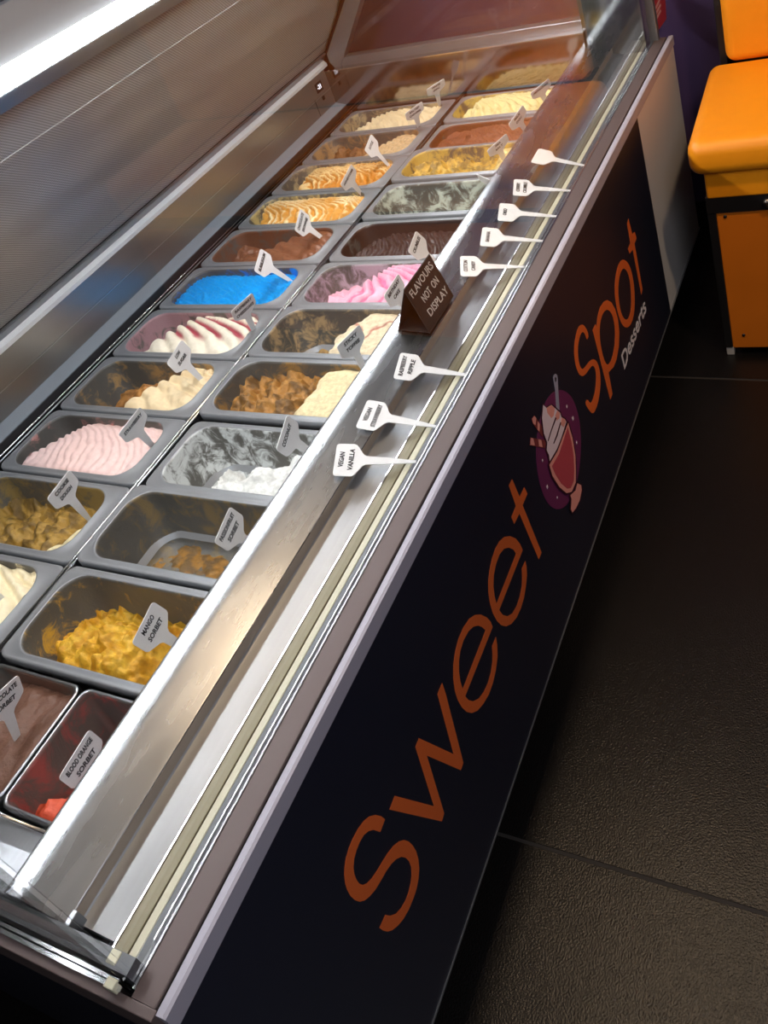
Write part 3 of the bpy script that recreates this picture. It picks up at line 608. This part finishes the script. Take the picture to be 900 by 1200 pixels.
DESC = {
 ('L', 1): ('pan of smooth vanilla folds behind the cookie dough pan', 'cream-white vanilla ice cream in thick folds beside the mango sorbet'),
 ('L', 2): ('scraped pan holding the last cookie dough ice cream', 'nearly finished tan cookie dough ice cream scraped down to the steel'),
 ('L', 3): ('steel pan of pale pink strawberry ice cream, emptied at one end', 'pale pink finely rippled strawberry ice cream'),
 ('L', 4): ('steel pan of low sugar ice cream with a brown scooped hollow', 'beige low sugar ice cream with a scooped tan hollow'),
 ('L', 5): ('steel pan of white ice cream with raspberry ripple', 'white cheesecake ice cream with dark raspberry stripes'),
 ('L', 6): ('steel pan filled with bright blue ice cream', 'bright blue bubblegum ice cream filling its pan'),
 ('L', 7): ('steel pan of smooth milk-brown chocolate ice cream', 'smooth milk-brown chocolate ice cream beside the bright blue one'),
 ('L', 8): ('steel pan of golden swirls next to the smooth milk-brown chocolate', 'cream ice cream with pale golden swirls next to the smooth milk-brown chocolate'),
 ('L', 9): ('steel pan of dark golden caramel ridges', 'ice cream with dark golden caramel ridges behind the pale golden swirls'),
 ('L', 10): ('steel pan of tan ice cream with chocolate curls', 'tan ice cream with brown curls in a half-empty pan'),
 ('L', 11): ('steel pan of pale cream ice cream against the mirrored end wall, rear row', 'pale cream ice cream in the rear row against the mirrored end wall'),
 ('R', 1): ('steel pan with crumbly yellow mango sorbet', 'crumbly bright yellow mango sorbet'),
 ('R', 2): ('almost empty dark pan of passionfruit sorbet', 'last brown-yellow smears of passionfruit sorbet'),
 ('R', 3): ('grey-smeared pan of coconut ice cream, nearly empty', 'small white mound of coconut ice cream'),
 ('R', 4): ('steel pan of sticky toffee ice cream standing proud of its neighbours', 'rough brown and smooth cream sticky toffee ice cream'),
 ('R', 5): ('dark scraped pan of cake-flavoured ice cream with red streaks', 'cream ice cream with thin red streaks around a scraped dark hollow'),
 ('R', 6): ('steel pan of glossy pink ribbons beside the black sign', 'glossy pink ribbons of ice cream behind the black sign'),
 ('R', 7): ('steel pan of very dark chocolate ice cream', 'very dark chocolate ice cream between the pink and the mint pans'),
 ('R', 8): ('nearly empty pan with pale mint smears', 'pale mint remains at the end of a nearly empty pan'),
 ('R', 9): ('steel pan of crumbly golden yellow ice cream in the front row', 'crumbly golden yellow ice cream between the mint and the milk chocolate'),
 ('R', 10): ('steel pan of rough reddish brown chocolate ice cream', 'rough reddish brown chocolate ice cream filling its pan'),
 ('R', 11): ('steel pan of pale yellow ice cream against the mirrored end wall', 'pale yellow ripples of ice cream against the mirrored end wall'),
}
for side, specs in (('L', LEFT), ('R', RIGHT)):
    for k, S in specs.items():
        cx = -0.1895 if side == 'L' else 0.1895
        cy = k*PITCH_P+PITCH_P/2
        z0 = 0.0 if side == 'L' else LIFT_R.get(k, 0.0)
        me = base_pan.copy()
        po = link('gelato_pan', me, [pan_steel, smear_mat(S.get('sm', S['A']), S['smear'], k*3+(50 if side == 'R' else 0), tint=(104, 102, 98))])
        po.location = (cx, cy, z0)
        tag(po, DESC[(side, k)][0], 'pan', 'steel gelato pans')
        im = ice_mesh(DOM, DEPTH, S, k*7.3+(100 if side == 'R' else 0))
        rough = 0.35 if S['n'] in ('chocolate', 'bubblegum blue', 'pink', 'dark chocolate') else 0.55
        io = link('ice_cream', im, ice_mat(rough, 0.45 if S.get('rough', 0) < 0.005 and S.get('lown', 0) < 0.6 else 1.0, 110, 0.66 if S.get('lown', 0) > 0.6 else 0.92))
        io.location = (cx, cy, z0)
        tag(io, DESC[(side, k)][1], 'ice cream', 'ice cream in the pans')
# half pans of the first row
half_pan, HD = pan_mesh(0.181, 0.1645, 0.005, 0.005, 0.005, 0.012, DEPTH)
halfs = [(0.0975, dict(n='choc', A=(112,77,61), edge=0.2, low=-0.035, lowamp=0.02, high=-0.022, amp=0.003, rough=0.004, freq=4, rad=0.012, sm=(104,72,58), smear=0.6, res=(48, 44)),
          'small square pan of brown chocolate sorbet', 'flat brown chocolate sorbet next to the blood orange', (104, 102, 98)),
         (0.2815, dict(n='blood', A=(220,90,60), edge=0.72, slant=2.2, low=-0.100, lowamp=0.012, lown=1.0, high=-0.050, amp=0.006, rough=0.006, freq=5, rad=0.012, sm=(156,84,80), smear=0.60, res=(48, 44)),
          'small square pan stained red with blood orange sorbet', 'coral-red blood orange sorbet left in a stained square pan', (104, 102, 98))]
for i, (cx, S, l1, l2, tint) in enumerate(halfs):
    me = half_pan.copy()
    po = link('gelato_pan', me, [steel, smear_mat(S['sm'], S['smear'], 71+i, 12, tint)]); po.location = (cx, 0.085, 0.0)
    tag(po, l1, 'pan', 'steel gelato pans')
    io = link('ice_cream', ice_mesh(HD, DEPTH, S, 31+i*9), ice_mat(0.5, 0.9, 130)); io.location = (cx, 0.085, 0.0)
    tag(io, l2, 'ice cream', 'ice cream in the pans')
flushables = None

# ------------------------------------------------------------------ flavour tags
def tag_mesh(wd=0.060, stem=0.072, shoulder=0.013, lab=0.032, th=0.0012, corner=0.005):
    hw = wd/2; out = [(0.0022, 0.0), (0.0058, stem*0.55), (0.0078, stem), (0.011, stem+shoulder*0.35), (hw-0.010, stem+shoulder*0.75), (hw-0.002, stem+shoulder+0.002), (hw, stem+shoulder+0.006)]
    ytop = stem+shoulder+lab
    for i in range(5):
        a = math.radians(90*i/4); out.append((hw-corner+corner*math.cos(a), ytop-corner+corner*math.sin(a)))
    pts = out+[(-x, y) for x, y in out[::-1]]
    bm = bmesh.new(); f = bm.faces.new([bm.verts.new((x, y, -th/2)) for x, y in pts])
    g = bmesh.ops.extrude_face_region(bm, geom=[f])
    for e in g['geom']:
        if isinstance(e, bmesh.types.BMVert): e.co.z += th
    bmesh.ops.recalc_face_normals(bm, faces=bm.faces)
    me = bpy.data.meshes.new('tag'); bm.to_mesh(me); bm.free(); return me
TAG = tag_mesh(); TAG.materials.append(tag_white)
LAB_C = 0.072+0.013+0.014
def place_tag(tip, ctr, lines, label, group, twist=0.0, size=0.0090):
    up = (ctr-tip).normalized(); x = (Vector((0, 1, 0)) - up*up.y).normalized()
    x = Matrix.Rotation(twist, 3, up) @ x
    n = x.cross(up)
    o = bpy.data.objects.new('flavour_tag', TAG); COL.objects.link(o)
    M = Matrix.Identity(4)
    org = ctr-up*LAB_C
    for i in range(3): M[i][0] = x[i]; M[i][1] = up[i]; M[i][2] = n[i]; M[i][3] = org[i]
    o.matrix_world = M; tag(o, label, 'label', group)
    k = len(lines)
    for i, ln in enumerate(lines):
        yy = LAB_C+0.001+(k-1)*0.0070-i*0.014 + (0.004 if k == 1 else 0)
        sl = Matrix.Rotation(0.03*math.sin(i*5+len(ln)), 4, 'Z')
        text('handwriting', ln, size*1.1, ink, o, Matrix.Translation((0.0, yy, 0.0009)) @ sl, 0.00025, 0.12, min(0.047, len(ln)*0.0056))
    return o
def solve(tip_px, c_px, zt, Lg=0.082):
    tip = at(*tip_px, 2, zt); d = rayd(*c_px); oc = CAM-tip
    b = d.dot(oc); c = oc.length_squared-Lg*Lg; disc = b*b-c
    t = -b-(math.sqrt(disc)*0.9 if disc > 0 else 0)
    return tip, CAM+d*t
PT = 'white flavour tags stuck in the pans'
pan_tags = [
 ((10,709), (-26,682), -0.012, ['VANILLA'], 'white tag stem poking out of the vanilla folds', 0),
 ((104,608), (75,575), -0.016, ['COOKIE', 'DOUGH'], 'white tag reading cookie dough', 0),
 ((181,525), (157,499), -0.012, ['STRAWBERRY'], 'grey-shaded tag reading strawberry', -0.15),
 ((241,450), (211,419), -0.010, ['LOW', 'SUGAR'], 'white tag reading low sugar', 0),
 ((299,390), (286,361), -0.010, ['RASPBERRY', 'CHEESECAKE'], 'tag reading raspberry cheesecake', -0.3),
 ((342,330), (309,309), -0.012, ['BUBBLEGUM'], 'white tag standing in the bright blue ice cream', 0),
 ((383,283), (355,262), -0.012, ['CHOCOLATE', 'BROWNIE'], 'white tag in the smooth milk-brown chocolate ice cream', 0),
 ((425,229), (409,209), -0.012, ['HONEYCOMB'], 'white tag standing in the pale golden swirls', -0.2),
 ((458,197), (436,172), -0.010, ['LOTUS'], 'white tag standing in the dark golden caramel ridges', 0),
 ((492,152), (486,131), -0.014, ['SALTED', 'CARAMEL'], 'tag standing upright in the tan ice cream with brown curls', -0.55),
 ((515,122), (511,103), 0.002, ['WHITE', 'CHOC'], 'tag standing in the pale cream ice cream by the mirrored end wall', -0.6),
 ((23,872), (4,822), -0.024, ['CHOCOLATE', 'SORBET'], 'tag reading chocolate in the flat brown sorbet', 0),
 ((140,925), (97,891), -0.050, ['BLOOD ORANGE', 'SORBET'], 'tag reading blood orange sorbet half hidden by the shelf lip', 0),
 ((226,766), (178,736), -0.045, ['MANGO', 'SORBET'], 'tag reading mango sorbet', 0),
 ((312,650), (270,621), -0.060, ['PASSIONFRUIT', 'SORBET'], 'tag reading passionfruit sorbet', 0),
 ((372,535), (338,512), -0.016, ['COCONUT'], 'grey-shaded tag reading coconut', 0),
 ((430,440), (412,402), 0.004, ['STICKY', 'TOFFEE'], 'grey-shaded tag reading sticky toffee', -0.3),
 ((484,378), (463,342), 0.004, ['BIRTHDAY', 'CAKE'], 'grey-shaded tag beside the black sign ending in cake', -0.1),
 ((522,318), (490,289), -0.006, ['CRUMBLES'], 'white tag rising behind the black sign', 0),
 ((588,236), (573,214), -0.016, ['MINT', 'CHOC'], 'tag almost hidden by the shelf lip at the mint pan', 1.1),
 ((592,190), (584,171), 0.002, ['SEA', 'SALT'], 'grey-shaded tag in the golden yellow ice cream', -0.6),
 ((619,158), (607,139), -0.012, ['MILK', 'CHOC'], 'grey-shaded tag in the reddish brown chocolate', -0.5),
 ((641,124), (634,105), -0.010, ['PISTACHIO'], 'grey-shaded tag in the pale yellow ripples', -0.7),
]
for tp, c, zt, lines, lab, tw in pan_tags:
    tip, ctr = solve(tp, c, zt)
    place_tag(tip, ctr, lines, lab, PT, tw)
ST = 'white flavour tags lying on the steel shelf'
shelf_tags = [((480,541), (407,539), ['VEGAN', 'VANILLA'], 'tag reading vegan vanilla lying on the steel shelf'),
 ((506,499), (437,487), ['VEGAN', 'STRAWBERRY'], 'tag reading vegan strawberry lying on the steel shelf'),
 ((536,438), (478,430), ['RASPBERRY', 'RIPPLE'], 'tag lying on the steel shelf between the black sign and the vegan strawberry tag'),
 ((609,312.6), (551,312), ['COTTON', 'CANDY'], 'first tag lying past the black sign on the steel shelf, away from the vegan tags'),
 ((630,282), (575,278), ['BANANA'], 'second of the five shelf tags past the black sign, counted from the sign'),
 ((646,253), (595,249), ['OREO'], 'middle one of the five shelf tags past the black sign, one short word'),
 ((663,223), (612,220), ['CHERRY', 'CRUMBLE'], 'tag lying on the shelf next to the blank tag'),
 ((680,193), (636,184), [], 'blank white tag lying on the steel shelf')]
for tp, c, lines, lab in shelf_tags:
    a = at(*tp, 2, 0.062); b = at(*c, 2, 0.088)
    place_tag(a, b, lines, lab, ST, 0.0)

# ------------------------------------------------------------------ black folded sign
sg = tag(empty('folded_sign', (0.437, 0.872, 0.094)), 'black folded card sign with white writing about flavours not on display', 'sign')
FB = [at(504, 391, 2, 0.0840), at(532, 347, 2, 0.0840)]; FT = [at(470.7, 341, 2, 0.166), at(505.3, 296, 2, 0.166)]
vv = (FT[0]-FB[0]+FT[1]-FB[1])/2; FT = [FB[0]+vv, FB[1]+vv]
BK = [at(466.7, 388, 2, 0.0945), at(497, 347, 2, 0.0945)]
def card(name, a, b, c, d, parent, mat, th=0.0012):
    n = (b-a).cross(d-a).normalized()*th
    vsn = [a, b, c, d, a-n, b-n, c-n, d-n]
    me = bpy.data.meshes.new('m'); loc = parent.location
    me.from_pydata([tuple(v-loc) for v in vsn], [], [(0, 1, 2, 3), (7, 6, 5, 4), (0, 4, 5, 1), (1, 5, 6, 2), (2, 6, 7, 3), (3, 7, 4, 0)])
    return link(name, me, mat, parent)
card('front_flap', FB[0], FB[1], FT[1], FT[0], sg, card_blk)
card('back_flap', BK[1], BK[0], FT[0], FT[1], sg, card_blk)
card('base_flap', BK[0]+Vector((0, 0, .0013)), BK[1]+Vector((0, 0, .0013)), FB[1]+Vector((0, 0, .0013)), FB[0]+Vector((0, 0, .0013)), sg, card_blk)
xv = ((FB[1]-FB[0]).normalized()+(FT[1]-FT[0]).normalized()).normalized(); uv_ = (FT[0]-FB[0]).normalized(); uv_ = (uv_-xv*uv_.dot(xv)).normalized(); nv = xv.cross(uv_)
fc = (FB[0]+FB[1]+FT[0]+FT[1])/4
for i, (ln, wd, off, dx) in enumerate([('FLAVOURS', 0.090, 0.027, 0.002), ('NOT  ON', 0.062, 0.003, 0.006), ('DISPLAY', 0.076, -0.022, 0.004)]):
    p = fc+uv_*off+nv*0.0008+xv*dx-sg.location
    M = Matrix.Identity(4)
    for r in range(3): M[r][0] = xv[r]; M[r][1] = uv_[r]; M[r][2] = nv[r]; M[r][3] = p[r]
    text('chalk_writing', ln, 0.019, chalk, sg, M @ Matrix.Rotation(0.03*(1-i), 4, 'Z'), 0.0001, 0.0, wd)

# ------------------------------------------------------------------ orange bench
bn = tag(empty('bench_seat', (0.745, 1.67, FLOOR)), 'orange padded bench with black frame standing beside the freezer', 'bench')
def bp_(o): o.parent = bn; o.matrix_parent_inverse = Matrix.Translation(-bn.location); return o
BX0, BX1, BY = 0.752, 2.3, 1.67
def cushion(name, x0, x1, y0, y1, z0, z1, mat, bev=0.03):
    o = box(name, (x0, x1, y0, y1, z0, z1), mat, None, bev, True, 5); return bp_(o)
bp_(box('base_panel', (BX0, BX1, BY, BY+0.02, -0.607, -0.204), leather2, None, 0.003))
bp_(box('base_box', (BX0+0.01, BX1, BY+0.015, 2.20, -0.60, -0.17), frame_blk))
bp_(box('frame_rail', (0.733, BX1, BY-0.004, BY+0.03, -0.204, -0.160), frame_blk, None, 0.002))
bp_(box('frame_leg', (0.733, 0.7525, BY-0.002, BY+0.035, -0.605, -0.19), frame_blk, None, 0.002))
bp_(box('frame_leg', (0.733, 0.7525, 2.12, 2.16, -0.605, 0.30), frame_blk, None, 0.002))
bp_(box('frame_side_rail', (0.735, 0.7525, BY+0.03, 2.13, -0.21, -0.165), frame_blk, None, 0.002))
bp_(box('foot', (0.735, 0.754, BY, BY+0.02, FLOOR, -0.604), simple('foot_plastic', (170, 165, 160), 0.5), None, 0.002))
bp_(box('foot', (0.735, 0.754, 2.13, 2.15, FLOOR, -0.604), simple('foot_plastic', (170, 165, 160), 0.5), None, 0.002))
cushion('seat_apron', 0.737, BX1, BY-0.006, BY+0.10, -0.164, -0.085, leather, 0.006)
cushion('seat_cushion', 0.708, BX1, BY-0.028, 2.10, -0.098, -0.012, leather, 0.03)
cushion('backrest', 0.752, BX1, 2.075, 2.17, -0.015, 0.50, leather, 0.028)
bp_(box('backrest_frame', (0.735, BX1, 2.165, 2.20, -0.60, 0.50), frame_blk))
bo = rod('bolt', (0.868, BY-0.012, -0.183), (0.868, BY, -0.183), 0.010, simple('bolt_steel', (120, 112, 104), 0.35, 1.0), None, 14); bp_(bo)
for x, z in ((0.772, -0.215), (0.782, -0.565)):
    bp_(rod('screw', (x, BY-0.002, z), (x, BY+0.002, z), 0.004, frame_blk, None, 10))

bn.rotation_euler.z = math.radians(3.0)   # stands a little askew to the freezer
flush_texts()
bpy.context.view_layer.update()
